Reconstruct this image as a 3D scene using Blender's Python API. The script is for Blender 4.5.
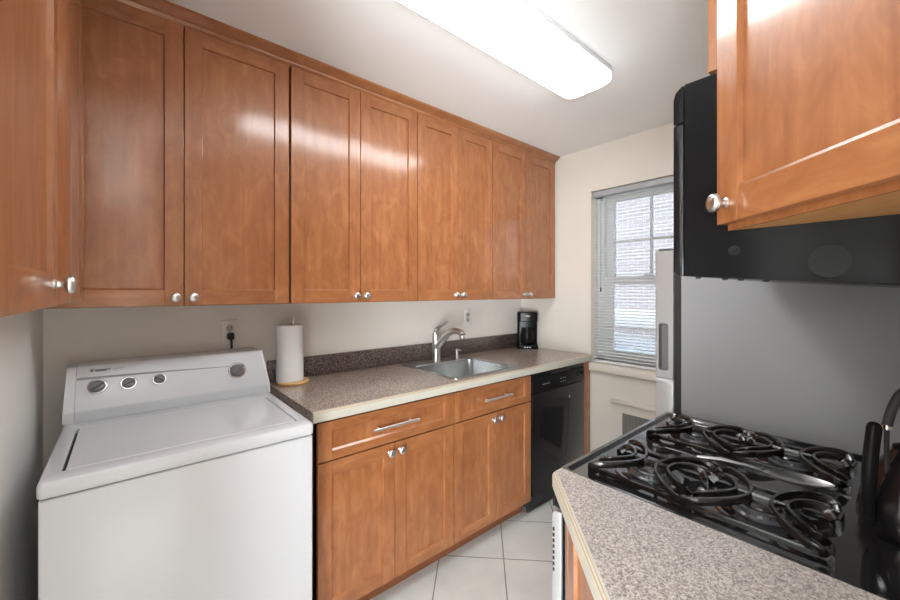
import bpy, bmesh, math, random
from mathutils import Vector, Matrix

random.seed(7)
for o in list(bpy.data.objects):
    bpy.data.objects.remove(o, do_unlink=True)
S = bpy.context.scene
COL = S.collection
R = math.radians

# ------------------------------------------------------------ camera / world / light
cd = bpy.data.cameras.new('camera')
cam = bpy.data.objects.new('camera', cd)
COL.objects.link(cam)
cd.sensor_width = 36.0
cd.lens = 381.8 / 900.0 * 36.0
cd.shift_y = -8.9 / 900.0
cd.clip_start = 0.02
cam.location = (0, 0, 1.379)
cam.rotation_euler = (R(90), 0, R(49.56 - 90))
S.camera = cam

W = bpy.data.worlds.new('world')
S.world = W
W.use_nodes = True
wn = W.node_tree.nodes
bg = wn['Background']
sky = wn.new('ShaderNodeTexSky')
sky.sky_type = 'NISHITA'
sky.sun_disc = False
sky.sun_elevation = R(48)
sky.sun_rotation = R(200)
hs = wn.new('ShaderNodeHueSaturation')
hs.inputs['Saturation'].default_value = 0.4
W.node_tree.links.new(sky.outputs[0], hs.inputs['Color'])
W.node_tree.links.new(hs.outputs[0], bg.inputs[0])
bg.inputs[1].default_value = 0.31

LAMP_STRENGTH = 7.5          # fluorescent ceiling fixture
ld = bpy.data.lights.new('upturned_fill_light', 'AREA')  # added area fill, tilted up to lift the ceiling; no window behind it
ld.energy = 190
ld.shape = 'RECTANGLE'
ld.size, ld.size_y = 1.7, 1.7
ld.color = (0.93, 0.97, 1.0)
lo = bpy.data.objects.new('upturned_fill_light', ld)
COL.objects.link(lo)
lo.location = (-2.32, -1.35, 0.95)
lo.rotation_euler = (R(122), 0, R(-66))
S.view_settings.view_transform = 'Standard'
S.view_settings.look = 'None'
S.view_settings.exposure = 1.12
S.view_settings.gamma = 1.0
S.view_settings.use_curve_mapping = False


# ------------------------------------------------------------ materials
def mat(name, col, rough=0.5, metal=0.0, coat=0.0, coat_r=0.1, spec=0.5, emis=None, es=0.0):
    m = bpy.data.materials.new(name)
    m.use_nodes = True
    b = m.node_tree.nodes['Principled BSDF']
    b.inputs['Base Color'].default_value = (*col, 1)
    b.inputs['Roughness'].default_value = rough
    b.inputs['Metallic'].default_value = metal
    b.inputs['Coat Weight'].default_value = coat
    b.inputs['Coat Roughness'].default_value = coat_r
    b.inputs['Specular IOR Level'].default_value = spec
    if emis:
        b.inputs['Emission Color'].default_value = (*emis, 1)
        b.inputs['Emission Strength'].default_value = es
    return m


def N(m, typ, **kw):
    n = m.node_tree.nodes.new(typ)
    for k, v in kw.items():
        setattr(n, k, v)
    return n


def L(m, a, b):
    m.node_tree.links.new(a, b)


def ramp(m, stops):
    r = N(m, 'ShaderNodeValToRGB')
    e = r.color_ramp.elements
    while len(e) < len(stops):
        e.new(0.5)
    for i, (p, c) in enumerate(stops):
        e[i].position = p
        e[i].color = (*c, 1)
    return r


def bump(m, src, strength, dist=0.002):
    b = m.node_tree.nodes['Principled BSDF']
    bp = N(m, 'ShaderNodeBump')
    bp.inputs['Strength'].default_value = strength
    bp.inputs['Distance'].default_value = dist
    L(m, src, bp.inputs['Height'])
    L(m, bp.outputs[0], b.inputs['Normal'])


def paint(name, col, rough=0.6, amt=0.04, scale=3.0, bs=0.15):
    m = mat(name, col, rough)
    b = m.node_tree.nodes['Principled BSDF']
    tc = N(m, 'ShaderNodeTexCoord')
    n1 = N(m, 'ShaderNodeTexNoise')
    n1.inputs['Scale'].default_value = scale
    n1.inputs['Detail'].default_value = 4
    L(m, tc.outputs['Object'], n1.inputs['Vector'])
    lo_ = tuple(max(0, c * (1 - amt)) for c in col)
    hi_ = tuple(min(1, c * (1 + amt)) for c in col)
    r = ramp(m, [(0.3, lo_), (0.7, hi_)])
    L(m, n1.outputs[0], r.inputs[0])
    L(m, r.outputs[0], b.inputs['Base Color'])
    n2 = N(m, 'ShaderNodeTexNoise')
    n2.inputs['Scale'].default_value = 90
    n2.inputs['Detail'].default_value = 3
    L(m, tc.outputs['Object'], n2.inputs['Vector'])
    bump(m, n2.outputs[0], bs, 0.001)
    return m


def wood(name, axis, c_dark, c_mid, c_light, rough=0.45, coat=0.9, coat_r=0.15):
    """stained maple: fine grain along one axis, soft blotches, satin varnish"""
    m = mat(name, c_mid, rough, coat=coat, coat_r=coat_r, spec=0.3)
    b = m.node_tree.nodes['Principled BSDF']
    tc = N(m, 'ShaderNodeTexCoord')
    oi = N(m, 'ShaderNodeObjectInfo')
    mul = N(m, 'ShaderNodeMath', operation='MULTIPLY')
    mul.inputs[1].default_value = 13.0
    L(m, oi.outputs['Random'], mul.inputs[0])
    add = N(m, 'ShaderNodeVectorMath', operation='ADD')
    L(m, tc.outputs['Object'], add.inputs[0])
    L(m, mul.outputs[0], add.inputs[1])
    mp = N(m, 'ShaderNodeMapping')
    sc = [38.0, 38.0, 38.0]
    sc[axis] = 2.2
    mp.inputs['Scale'].default_value = sc
    L(m, add.outputs[0], mp.inputs['Vector'])
    n1 = N(m, 'ShaderNodeTexNoise')
    n1.inputs['Scale'].default_value = 1.0
    n1.inputs['Detail'].default_value = 5
    n1.inputs['Distortion'].default_value = 0.6
    L(m, mp.outputs[0], n1.inputs['Vector'])
    mp2 = N(m, 'ShaderNodeMapping')
    sc2 = [16.0, 16.0, 16.0]
    sc2[axis] = 7.0
    mp2.inputs['Scale'].default_value = sc2
    L(m, add.outputs[0], mp2.inputs['Vector'])
    n2 = N(m, 'ShaderNodeTexNoise')
    n2.inputs['Scale'].default_value = 1.0
    n2.inputs['Detail'].default_value = 6
    n2.inputs['Roughness'].default_value = 0.6
    n2.inputs['Distortion'].default_value = 1.2
    L(m, mp2.outputs[0], n2.inputs['Vector'])
    mx = N(m, 'ShaderNodeMix', data_type='FLOAT')
    mx.inputs['Factor'].default_value = 0.62
    L(m, n1.outputs[0], mx.inputs[2])
    L(m, n2.outputs[0], mx.inputs[3])
    r = ramp(m, [(0.30, c_dark), (0.51, c_mid), (0.72, c_light)])
    L(m, mx.outputs[0], r.inputs[0])
    L(m, r.outputs[0], b.inputs['Base Color'])
    bump(m, n2.outputs[0], 0.06, 0.0015)
    return m


def laminate(name, cols, scale=420.0):
    m = mat(name, cols[1], 0.3, coat=0.5, coat_r=0.16)
    b = m.node_tree.nodes['Principled BSDF']
    tc = N(m, 'ShaderNodeTexCoord')
    v = N(m, 'ShaderNodeTexVoronoi')
    v.inputs['Scale'].default_value = scale
    L(m, tc.outputs['Object'], v.inputs['Vector'])
    sx = N(m, 'ShaderNodeSeparateColor')
    L(m, v.outputs['Color'], sx.inputs[0])
    n = N(m, 'ShaderNodeTexNoise')
    n.inputs['Scale'].default_value = 120
    n.inputs['Detail'].default_value = 4
    n.inputs['Roughness'].default_value = 0.7
    L(m, tc.outputs['Object'], n.inputs['Vector'])
    mx = N(m, 'ShaderNodeMix', data_type='FLOAT')
    mx.inputs['Factor'].default_value = 0.5
    L(m, sx.outputs[0], mx.inputs[2])
    L(m, n.outputs[0], mx.inputs[3])
    r = ramp(m, [(0.24, cols[0]), (0.42, cols[1]), (0.56, cols[2]), (0.72, cols[3])])
    L(m, mx.outputs[0], r.inputs[0])
    L(m, r.outputs[0], b.inputs['Base Color'])
    return m


def tile_floor():
    m = mat('floor_tile', (0.7, 0.7, 0.67), 0.28)
    b = m.node_tree.nodes['Principled BSDF']
    tc = N(m, 'ShaderNodeTexCoord')
    sp = N(m, 'ShaderNodeSeparateXYZ')
    L(m, tc.outputs['Object'], sp.inputs[0])
    outs = []
    for op, off in (('SUBTRACT', 0.1195), ('ADD', 1.9825)):
        a = N(m, 'ShaderNodeMath', operation=op)
        L(m, sp.outputs[0], a.inputs[0])
        L(m, sp.outputs[1], a.inputs[1])
        k = N(m, 'ShaderNodeMath', operation='MULTIPLY_ADD')
        k.inputs[1].default_value = 0.70711 / 0.333
        k.inputs[2].default_value = -off / 0.333 + 40.5
        L(m, a.outputs[0], k.inputs[0])
        f = N(m, 'ShaderNodeMath', operation='FRACT')
        L(m, k.outputs[0], f.inputs[0])
        s = N(m, 'ShaderNodeMath', operation='SUBTRACT')
        s.inputs[1].default_value = 0.5
        L(m, f.outputs[0], s.inputs[0])
        ab = N(m, 'ShaderNodeMath', operation='ABSOLUTE')
        L(m, s.outputs[0], ab.inputs[0])
        outs.append(ab)
    mn = N(m, 'ShaderNodeMath', operation='MINIMUM')
    L(m, outs[0].outputs[0], mn.inputs[0])
    L(m, outs[1].outputs[0], mn.inputs[1])
    g = ramp(m, [(0.006, (0, 0, 0)), (0.011, (1, 1, 1))])
    L(m, mn.outputs[0], g.inputs[0])
    n = N(m, 'ShaderNodeTexNoise')
    n.inputs['Scale'].default_value = 6
    n.inputs['Detail'].default_value = 5
    L(m, tc.outputs['Object'], n.inputs['Vector'])
    tr = ramp(m, [(0.3, (0.60, 0.60, 0.575)), (0.7, (0.70, 0.70, 0.675))])
    L(m, n.outputs[0], tr.inputs[0])
    mx = N(m, 'ShaderNodeMix', data_type='RGBA')
    L(m, g.outputs[0], mx.inputs[0])
    mx.inputs[6].default_value = (0.2, 0.19, 0.18, 1)
    L(m, tr.outputs[0], mx.inputs[7])
    L(m, mx.outputs[2], b.inputs['Base Color'])
    bump(m, g.outputs[0], 0.4, 0.002)
    return m


def brick_mat():
    m = mat('pale_brick', (0.6, 0.55, 0.55), 0.8)
    b = m.node_tree.nodes['Principled BSDF']
    tc = N(m, 'ShaderNodeTexCoord')
    mp = N(m, 'ShaderNodeMapping')
    mp.inputs['Rotation'].default_value = (R(90), 0, R(90))
    L(m, tc.outputs['Object'], mp.inputs['Vector'])
    sp = N(m, 'ShaderNodeSeparateXYZ')
    L(m, tc.outputs['Object'], sp.inputs[0])
    cb = N(m, 'ShaderNodeCombineXYZ')
    L(m, sp.outputs[1], cb.inputs[0])
    L(m, sp.outputs[2], cb.inputs[1])
    t = N(m, 'ShaderNodeTexBrick')
    t.inputs['Color1'].default_value = (0.47, 0.42, 0.42, 1)
    t.inputs['Color2'].default_value = (0.56, 0.50, 0.50, 1)
    t.inputs['Mortar'].default_value = (0.75, 0.74, 0.74, 1)
    t.inputs['Scale'].default_value = 1.0
    t.inputs['Mortar Size'].default_value = 0.008
    t.inputs['Brick Width'].default_value = 0.24
    t.inputs['Row Height'].default_value = 0.085
    L(m, cb.outputs[0], t.inputs['Vector'])
    L(m, t.outputs[0], b.inputs['Base Color'])
    return m


def glass_mat():
    m = bpy.data.materials.new('window_glass')
    m.use_nodes = True
    nt = m.node_tree
    for n in list(nt.nodes):
        if n.type != 'OUTPUT_MATERIAL':
            nt.nodes.remove(n)
    out = [n for n in nt.nodes if n.type == 'OUTPUT_MATERIAL'][0]
    tr = nt.nodes.new('ShaderNodeBsdfTransparent')
    tr.inputs[0].default_value = (0.93, 0.96, 0.97, 1)
    gl = nt.nodes.new('ShaderNodeBsdfGlossy')
    gl.inputs['Roughness'].default_value = 0.03
    fr = nt.nodes.new('ShaderNodeFresnel')
    fr.inputs[0].default_value = 1.45
    mx = nt.nodes.new('ShaderNodeMixShader')
    nt.links.new(fr.outputs[0], mx.inputs[0])
    nt.links.new(tr.outputs[0], mx.inputs[1])
    nt.links.new(gl.outputs[0], mx.inputs[2])
    nt.links.new(mx.outputs[0], out.inputs[0])
    return m


WC = ((0.245, 0.082, 0.026), (0.345, 0.128, 0.044), (0.45, 0.19, 0.075))
M = dict(
    woodv=wood('maple_upright_grain', 2, *WC),
    woodh=wood('maple_level_grain', 0, *WC),
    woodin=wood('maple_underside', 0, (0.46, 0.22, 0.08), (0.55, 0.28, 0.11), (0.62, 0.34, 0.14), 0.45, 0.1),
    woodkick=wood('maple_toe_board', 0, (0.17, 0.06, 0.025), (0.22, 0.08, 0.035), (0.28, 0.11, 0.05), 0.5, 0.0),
    bamboo=wood('light_bamboo', 0, (0.55, 0.32, 0.12), (0.66, 0.41, 0.17), (0.72, 0.48, 0.22), 0.4, 0.1),
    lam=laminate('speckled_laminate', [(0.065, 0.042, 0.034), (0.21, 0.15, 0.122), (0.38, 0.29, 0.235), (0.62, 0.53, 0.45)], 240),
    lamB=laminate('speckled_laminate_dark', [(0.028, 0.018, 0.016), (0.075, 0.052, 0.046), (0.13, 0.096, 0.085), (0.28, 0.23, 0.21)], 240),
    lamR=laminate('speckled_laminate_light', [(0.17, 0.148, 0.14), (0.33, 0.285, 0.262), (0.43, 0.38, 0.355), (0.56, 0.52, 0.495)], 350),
    cream=mat('cream_edge', (0.52, 0.50, 0.43), 0.35),
    tan=mat('tan_edge_line', (0.42, 0.30, 0.16), 0.4),
    ceil=paint('ceiling_paint', (0.88, 0.885, 0.875), 0.8, 0.02, 1.5, 0.1),
    wall=paint('wall_paint_greige', (0.80, 0.755, 0.695), 0.5, 0.03, 2.5),
    walle=paint('wall_paint_cream', (0.76, 0.715, 0.645), 0.5, 0.03, 2.5),
    wallw=paint('wall_paint_white', (0.88, 0.87, 0.83), 0.45, 0.03, 2.5),
    walld=paint('wall_dark_anti_glare', (0.22, 0.20, 0.18), 0.6, 0.03, 2.5),  # unseen hall wall darkened to cut its reflection in the cabinet doors
    trim=mat('trim_paint', (0.74, 0.72, 0.65), 0.4),
    floor=tile_floor(),
    enamel=mat('white_enamel', (0.635, 0.655, 0.68), 0.22, coat=0.3, coat_r=0.08),
    enamel2=mat('white_plastic', (0.70, 0.71, 0.725), 0.35),
    grey=mat('mid_grey_plastic', (0.28, 0.29, 0.30), 0.4),
    greyl=mat('light_grey_print', (0.42, 0.43, 0.45), 0.5),
    dgrey=mat('dark_grey_plastic', (0.07, 0.072, 0.078), 0.3),
    dial=mat('dark_dial_plastic', (0.14, 0.145, 0.15), 0.22),
    hob=mat('black_stove_enamel', (0.011, 0.011, 0.012), 0.1, coat=1.0, coat_r=0.05),
    sock=mat('worn_socket_plastic', (0.50, 0.48, 0.44), 0.4),
    pull=mat('bright_brushed_nickel', (0.86, 0.855, 0.84), 0.36, 1.0),
    gap=mat('dark_gap', (0.02, 0.02, 0.02), 0.9),
    nickel=mat('satin_nickel', (0.68, 0.67, 0.655), 0.3, 1.0),
    chrome=mat('chrome', (0.78, 0.79, 0.80), 0.12, 1.0),
    spoon=mat('brushed_spoon_steel', (0.80, 0.80, 0.80), 0.3, 1.0),
    steel=mat('stainless_steel', (0.56, 0.58, 0.59), 0.27, 1.0),
    silver=mat('silver_door_skin', (0.56, 0.57, 0.58), 0.34, 0.6),
    fridge=paint('grey_fridge_side', (0.31, 0.318, 0.33), 0.42, 0.02, 2.0, 0.25),
    black=mat('black_gloss', (0.010, 0.010, 0.011), 0.1, coat=0.1, coat_r=0.05, spec=0.28),
    blacks=mat('black_satin', (0.010, 0.010, 0.011), 0.2, spec=0.08),
    blackm=mat('black_matte', (0.02, 0.02, 0.02), 0.6),
    iron=mat('black_cast_iron', (0.011, 0.011, 0.011), 0.2, coat=0.6, coat_r=0.1),
    paper=paint('paper_towel', (0.82, 0.82, 0.81), 0.9, 0.02, 30, 0.5),
    ivory=mat('ivory_plastic', (0.86, 0.84, 0.80), 0.4),
    whitep=mat('white_print', (0.75, 0.75, 0.75), 0.5),
    slat=mat('blind_slat', (0.84, 0.86, 0.87), 0.4),
    sash=mat('painted_sash', (0.74, 0.76, 0.77), 0.4),
    jamb=mat('painted_jamb', (0.72, 0.75, 0.76), 0.45),
    glass=glass_mat(),
    brick=brick_mat(),
    stone=paint('limestone', (0.72, 0.71, 0.69), 0.8, 0.05, 4.0),
    asphalt=paint('asphalt', (0.14, 0.14, 0.15), 0.9, 0.2, 8.0),
    car=mat('silver_blue_car_paint', (0.42, 0.50, 0.56), 0.25, 0.5, coat=0.6, coat_r=0.05),
    cargl=mat('car_glass', (0.05, 0.07, 0.08), 0.06),
    rubber=mat('tyre_rubber', (0.02, 0.02, 0.02), 0.8),
    diff=mat('lit_acrylic_diffuser', (0.85, 0.85, 0.85), 0.4, emis=(0.96, 0.985, 1.0), es=LAMP_STRENGTH),
    diffs=mat('dim_acrylic_side', (0.85, 0.85, 0.85), 0.4, emis=(0.96, 0.985, 1.0), es=LAMP_STRENGTH * 0.16),
    grille=mat('dull_grey_grille', (0.20, 0.20, 0.185), 0.5),
    smudge=mat('grey_smudge', (0.014, 0.014, 0.015), 0.3, spec=0.1),
)


# ------------------------------------------------------------ geometry helpers
def box(bm, x0, x1, y0, y1, z0, z1, mi=0, bev=0.0, seg=2):
    t = bmesh.new()
    vs = [t.verts.new((x, y, z)) for z in (z0, z1) for y in (y0, y1) for x in (x0, x1)]
    for f in ((0, 2, 3, 1), (4, 5, 7, 6), (0, 1, 5, 4), (2, 6, 7, 3), (0, 4, 6, 2), (1, 3, 7, 5)):
        t.faces.new([vs[i] for i in f])
    bmesh.ops.recalc_face_normals(t, faces=t.faces[:])
    if bev > 0:
        bmesh.ops.bevel(t, geom=t.edges[:], offset=bev, segments=seg, profile=0.5, affect='EDGES', clamp_overlap=True)
    merge(bm, t, mi)


def merge(bm, t, mi=None):
    vm = {}
    for v in t.verts:
        vm[v] = bm.verts.new(v.co)
    for f in t.faces:
        try:
            nf = bm.faces.new([vm[v] for v in f.verts])
            nf.material_index = f.material_index if mi is None else mi
        except ValueError:
            pass
    t.free()


def prism(bm, poly, a0, a1, axis=2, mi=0, bev=0.0, seg=2):
    """polygon extruded along axis: 2 -> (x,y), 0 -> (y,z), 1 -> (x,z)"""
    t = bmesh.new()

    def pt(p, a):
        if axis == 2:
            return (p[0], p[1], a)
        if axis == 0:
            return (a, p[0], p[1])
        return (p[0], a, p[1])
    lo_ = [t.verts.new(pt(p, a0)) for p in poly]
    hi_ = [t.verts.new(pt(p, a1)) for p in poly]
    n = len(poly)
    t.faces.new(lo_)
    t.faces.new(hi_[::-1])
    for i in range(n):
        t.faces.new([lo_[i], hi_[i], hi_[(i + 1) % n], lo_[(i + 1) % n]])
    bmesh.ops.recalc_face_normals(t, faces=t.faces[:])
    if bev > 0:
        es = [e for e in t.edges if len(e.link_faces) == 2 and e.calc_face_angle(0) > R(25)]
        bmesh.ops.bevel(t, geom=es, offset=bev, segments=seg, profile=0.5, affect='EDGES', clamp_overlap=True)
    merge(bm, t, mi)


def loft(bm, loops, mi=0, cap0=True, cap1=True, closed=True, mis=None):
    t = bmesh.new()
    rows = [[t.verts.new(p) for p in lp] for lp in loops]
    n = len(rows[0])
    for k, (a, b) in enumerate(zip(rows[:-1], rows[1:])):
        for i in range(n if closed else n - 1):
            j = (i + 1) % n
            f = t.faces.new([a[i], a[j], b[j], b[i]])
            f.material_index = mis[k] if mis else mi
    if cap0:
        t.faces.new(rows[0][::-1]).material_index = mis[0] if mis else mi
    if cap1:
        t.faces.new(rows[-1]).material_index = mis[-1] if mis else mi
    bmesh.ops.recalc_face_normals(t, faces=t.faces[:])
    merge(bm, t)


def lathe(bm, prof, c=(0, 0, 0), mtx=None, seg=28, mi=0, cap0=True, cap1=True, mis=None):
    """prof = [(radius, height)] turned about Z, then placed by mtx / c"""
    mtx = mtx or Matrix.Translation(Vector(c))
    loops = []
    for r_, h_ in prof:
        r_ = max(r_, 1e-5)
        loops.append([mtx @ Vector((r_ * math.cos(2 * math.pi * i / seg), r_ * math.sin(2 * math.pi * i / seg), h_)) for i in range(seg)])
    loft(bm, loops, mi, cap0, cap1, True, mis)


def face_mtx(p, d):
    """frame whose Z looks along d"""
    d = Vector(d).normalized()
    return Matrix.Translation(Vector(p)) @ d.to_track_quat('Z', 'Y').to_matrix().to_4x4()


def cyl(bm, p0, p1, r0, r1=None, seg=24, mi=0):
    p0, p1 = Vector(p0), Vector(p1)
    lathe(bm, [(r0, 0), (r0 if r1 is None else r1, (p1 - p0).length)], mtx=face_mtx(p0, p1 - p0), seg=seg, mi=mi)


def smooth_path(ctrl, n=8, closed=False):
    """Catmull-Rom through control points"""
    P = [Vector(p) for p in ctrl]
    m = len(P)
    out = []
    rng = range(m) if closed else range(m - 1)
    for i in rng:
        if closed:
            a, b, c, d = P[(i - 1) % m], P[i], P[(i + 1) % m], P[(i + 2) % m]
        else:
            a, b, c, d = P[max(i - 1, 0)], P[i], P[i + 1], P[min(i + 2, m - 1)]
        for k in range(n):
            t = k / n
            out.append(0.5 * ((2 * b) + (c - a) * t + (2 * a - 5 * b + 4 * c - d) * t * t + (3 * b - a - 3 * c + d) * t ** 3))
    if not closed:
        out.append(P[-1])
    return out


def sweep(bm, pts, section, up=(0, 0, 1), closed=False, scale=None, mi=0):
    """section = [(side, up)] carried along pts by parallel transport"""
    pts = [Vector(p) for p in pts]
    n = len(pts)
    tang = []
    for i in range(n):
        if closed:
            t = pts[(i + 1) % n] - pts[i - 1]
        else:
            t = pts[min(i + 1, n - 1)] - pts[max(i - 1, 0)]
        tang.append(t.normalized())
    u = Vector(up)
    u = (u - tang[0] * u.dot(tang[0]))
    if u.length < 1e-4:
        u = tang[0].orthogonal()
    u.normalize()
    loops = []
    for i in range(n):
        if i:
            q = tang[i - 1].rotation_difference(tang[i])
            u = q @ u
            u = (u - tang[i] * u.dot(tang[i])).normalized()
        s = tang[i].cross(u)
        k = scale[i] if scale else 1.0
        loops.append([pts[i] + s * (a * k) + u * (b * k) for a, b in section])
    if closed:
        loops.append(loops[0])
    loft(bm, loops, mi, not closed, not closed)


def circ(r, n=12, sy=1.0):
    return [(r * math.cos(2 * math.pi * i / n), r * sy * math.sin(2 * math.pi * i / n)) for i in range(n)]


def tube(bm, pts, r, n=12, closed=False, scale=None, mi=0, sy=1.0):
    sweep(bm, pts, circ(r, n, sy), closed=closed, scale=scale, mi=mi)


def rrect(x0, x1, y0, y1, r, z, n=6):
    out = []
    for cx, cy, a0 in ((x1 - r, y1 - r, 0), (x0 + r, y1 - r, 90), (x0 + r, y0 + r, 180), (x1 - r, y0 + r, 270)):
        for k in range(n + 1):
            a = R(a0 + 90 * k / n)
            out.append((cx + r * math.cos(a), cy + r * math.sin(a), z))
    return out


def obj(name, bm, mats, parent=None, local=False, sharp=32):
    if not isinstance(mats, (list, tuple)):
        mats = [mats]
    if parent is not None and not local:
        bm.transform(ROOTM[parent.name].inverted())
    bmesh.ops.remove_doubles(bm, verts=bm.verts[:], dist=1e-7)
    for f in bm.faces:
        f.smooth = True
    for e in bm.edges:
        if len(e.link_faces) == 2:
            e.smooth = e.calc_face_angle(0) < R(sharp)
    me = bpy.data.meshes.new(name)
    bm.to_mesh(me)
    bm.free()
    for m in mats:
        me.materials.append(m)
    o = bpy.data.objects.new(name, me)
    COL.objects.link(o)
    if parent is not None:
        o.parent = parent
        ROOTM[o.name] = ROOTM[parent.name]
    return o


ROOTM = {}


def tag(o, label, cat, group=None):
    o['label'] = label
    o['category'] = cat
    if group:
        o['group'] = group
    return o


def thing(name, label, cat, loc=(0, 0, 0), rotz=0.0, group=None):
    o = bpy.data.objects.new(name, None)
    o.empty_display_size = 0.05
    COL.objects.link(o)
    o.location = loc
    o.rotation_euler = (0, 0, rotz)
    ROOTM[o.name] = Matrix.Translation(Vector(loc)) @ Matrix.Rotation(rotz, 4, 'Z')
    return tag(o, label, cat, group)


def struct(name, bm, m):
    o = obj(name, bm, m)
    o['kind'] = 'structure'
    return o


def BM():
    return bmesh.new()


def text_mesh(bm, body, size, mtx, depth=0.0004, mi=0, shear=0.0, off=0.0):
    cu = bpy.data.curves.new('lettering', 'FONT')
    cu.body = body
    cu.size = size
    cu.extrude = depth
    cu.shear = shear
    cu.offset = off
    cu.align_x = 'CENTER'
    cu.align_y = 'CENTER'
    ob = bpy.data.objects.new('lettering', cu)
    COL.objects.link(ob)
    dg = bpy.context.evaluated_depsgraph_get()
    me = bpy.data.meshes.new_from_object(ob.evaluated_get(dg))
    t = bmesh.new()
    t.from_mesh(me)
    t.transform(mtx)
    merge(bm, t, mi)
    bpy.data.objects.remove(ob, do_unlink=True)
    bpy.data.curves.remove(cu)
    bpy.data.meshes.remove(me)


# ------------------------------------------------------------ constants of the place
XL, XR = -0.235, 2.60          # left wall, window wall
YN, YS = 2.10, -0.10           # sink wall, stove wall
ZC = 2.43                      # ceiling
D = 1.445                      # front of the sink counter
CT = 0.914                     # counter height

# ------------------------------------------------------------ structure
b = BM(); box(b, -2.4, 2.72, -2.8, 2.22, -0.1, 0.0); struct('floor', b, M['floor'])
b = BM(); box(b, -2.4, 2.72, -2.8, 2.22, ZC, ZC + 0.1); struct('ceiling', b, M['ceil'])
b = BM(); box(b, XL - 0.12, XR + 0.12, YN, YN + 0.12, 0, ZC); struct('wall_north', b, M['wall'])
b = BM(); box(b, XL - 0.12, XL, 0.6, YN, 0, ZC); struct('wall_west', b, M['wallw'])
b = BM(); box(b, 0.12, XR + 0.12, YS - 0.12, YS, 0, ZC); struct('wall_south', b, M['walle'])
# window wall with its opening
WY0, WY1, WZ0, WZ1 = 0.72, 1.455, 0.855, 2.105
b = BM()
for a in ((YS, WY0, 0, ZC), (WY1, YN, 0, ZC), (WY0, WY1, 0, WZ0), (WY0, WY1, WZ1, ZC)):
    box(b, XR, XR + 0.14, a[0], a[1], a[2], a[3])
struct('wall_east', b, M['walle'])
# adjoining living room the photographer stands at the edge of
b = BM(); box(b, -2.4, XL - 0.12, 0.62, 0.72, 0, ZC); struct('wall_hall_north', b, M['wallw'])
b = BM(); box(b, -2.5, -2.4, -2.8, 0.72, 0, ZC); struct('wall_hall_west', b, M['wallw'])
b = BM(); box(b, -2.4, 0.22, -2.9, -2.8, 0, ZC); struct('wall_hall_south', b, M['walld'])
b = BM(); box(b, 0.12, 0.22, -2.8, YS - 0.12, 0, ZC); struct('wall_hall_east', b, M['wallw'])

# window casing bead and stool
b = BM()
c = 0.022
box(b, XR - 0.006, XR + 0.004, WY1, WY1 + c, WZ0, WZ1 + c, bev=0.002)
box(b, XR - 0.006, XR + 0.004, WY0 - c, WY0, WZ0, WZ1 + c, bev=0.002)
box(b, XR - 0.006, XR + 0.004, WY0, WY1, WZ1, WZ1 + c, bev=0.002)
t = struct('trim_1', b, M['walle'])
b = BM()
box(b, XR - 0.03, XR + 0.12, WY0 - 0.03, WY1 + 0.02, WZ0 - 0.05, WZ0 + 0.004, bev=0.006)
struct('trim_2', b, M['walle'])

# window: frame, sashes, panes
w = bpy.data.objects.new('window_1', None)
COL.objects.link(w)
w.location = (XR + 0.1, (WY0 + WY1) / 2, WZ0)
ROOTM[w.name] = Matrix.Translation(w.location)
w['kind'] = 'structure'
b = BM()
x0, x1 = XR + 0.085, XR + 0.14
box(b, x0, x1, WY1 - 0.055, WY1, WZ0, WZ1, bev=0.003)
box(b, x0, x1, WY0, WY0 + 0.055, WZ0, WZ1, bev=0.003)
box(b, x0, x1, WY0, WY1, WZ1 - 0.045, WZ1, bev=0.003)
box(b, x0, x1, WY0, WY1, WZ0, WZ0 + 0.04, bev=0.003)
obj('frame', b, M['jamb'], w)
sy0, sy1 = WY0 + 0.05, WY1 - 0.05
for nm, xa, z0, z1, bot, top in (('upper_sash', XR + 0.115, 1.43, 2.07, 0.05, 0.04), ('lower_sash', XR + 0.09, 0.88, 1.485, 0.07, 0.06)):
    b = BM()
    box(b, xa, xa + 0.03, sy1 - 0.068, sy1, z0, z1, bev=0.003)
    box(b, xa, xa + 0.03, sy0, sy0 + 0.068, z0, z1, bev=0.003)
    box(b, xa, xa + 0.03, sy0 + 0.06, sy1 - 0.06, z0, z0 + bot, bev=0.003)
    box(b, xa, xa + 0.03, sy0 + 0.06, sy1 - 0.06, z1 - top, z1, bev=0.003)
    if nm == 'upper_sash':
        ym = (sy0 + sy1) / 2
        box(b, xa + 0.006, xa + 0.024, ym - 0.009, ym + 0.009, z0 + bot, z1 - top, bev=0.002)
        box(b, xa + 0.007, xa + 0.023, sy0 + 0.06, sy1 - 0.06, 1.727, 1.745, bev=0.002)
    s_ = obj(nm, b, M['sash'], w)
    b = BM()
    box(b, xa + 0.013, xa + 0.017, sy0 + 0.065, sy1 - 0.065, z0 + bot - 0.004, z1 - top + 0.004)
    obj('pane', b, M['glass'], s_)
b = BM(); box(b, XR + 0.075, XR + 0.09, 1.06, 1.12, 1.485, 1.50, bev=0.003)
obj('latch', b, M['sash'], w)

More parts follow.
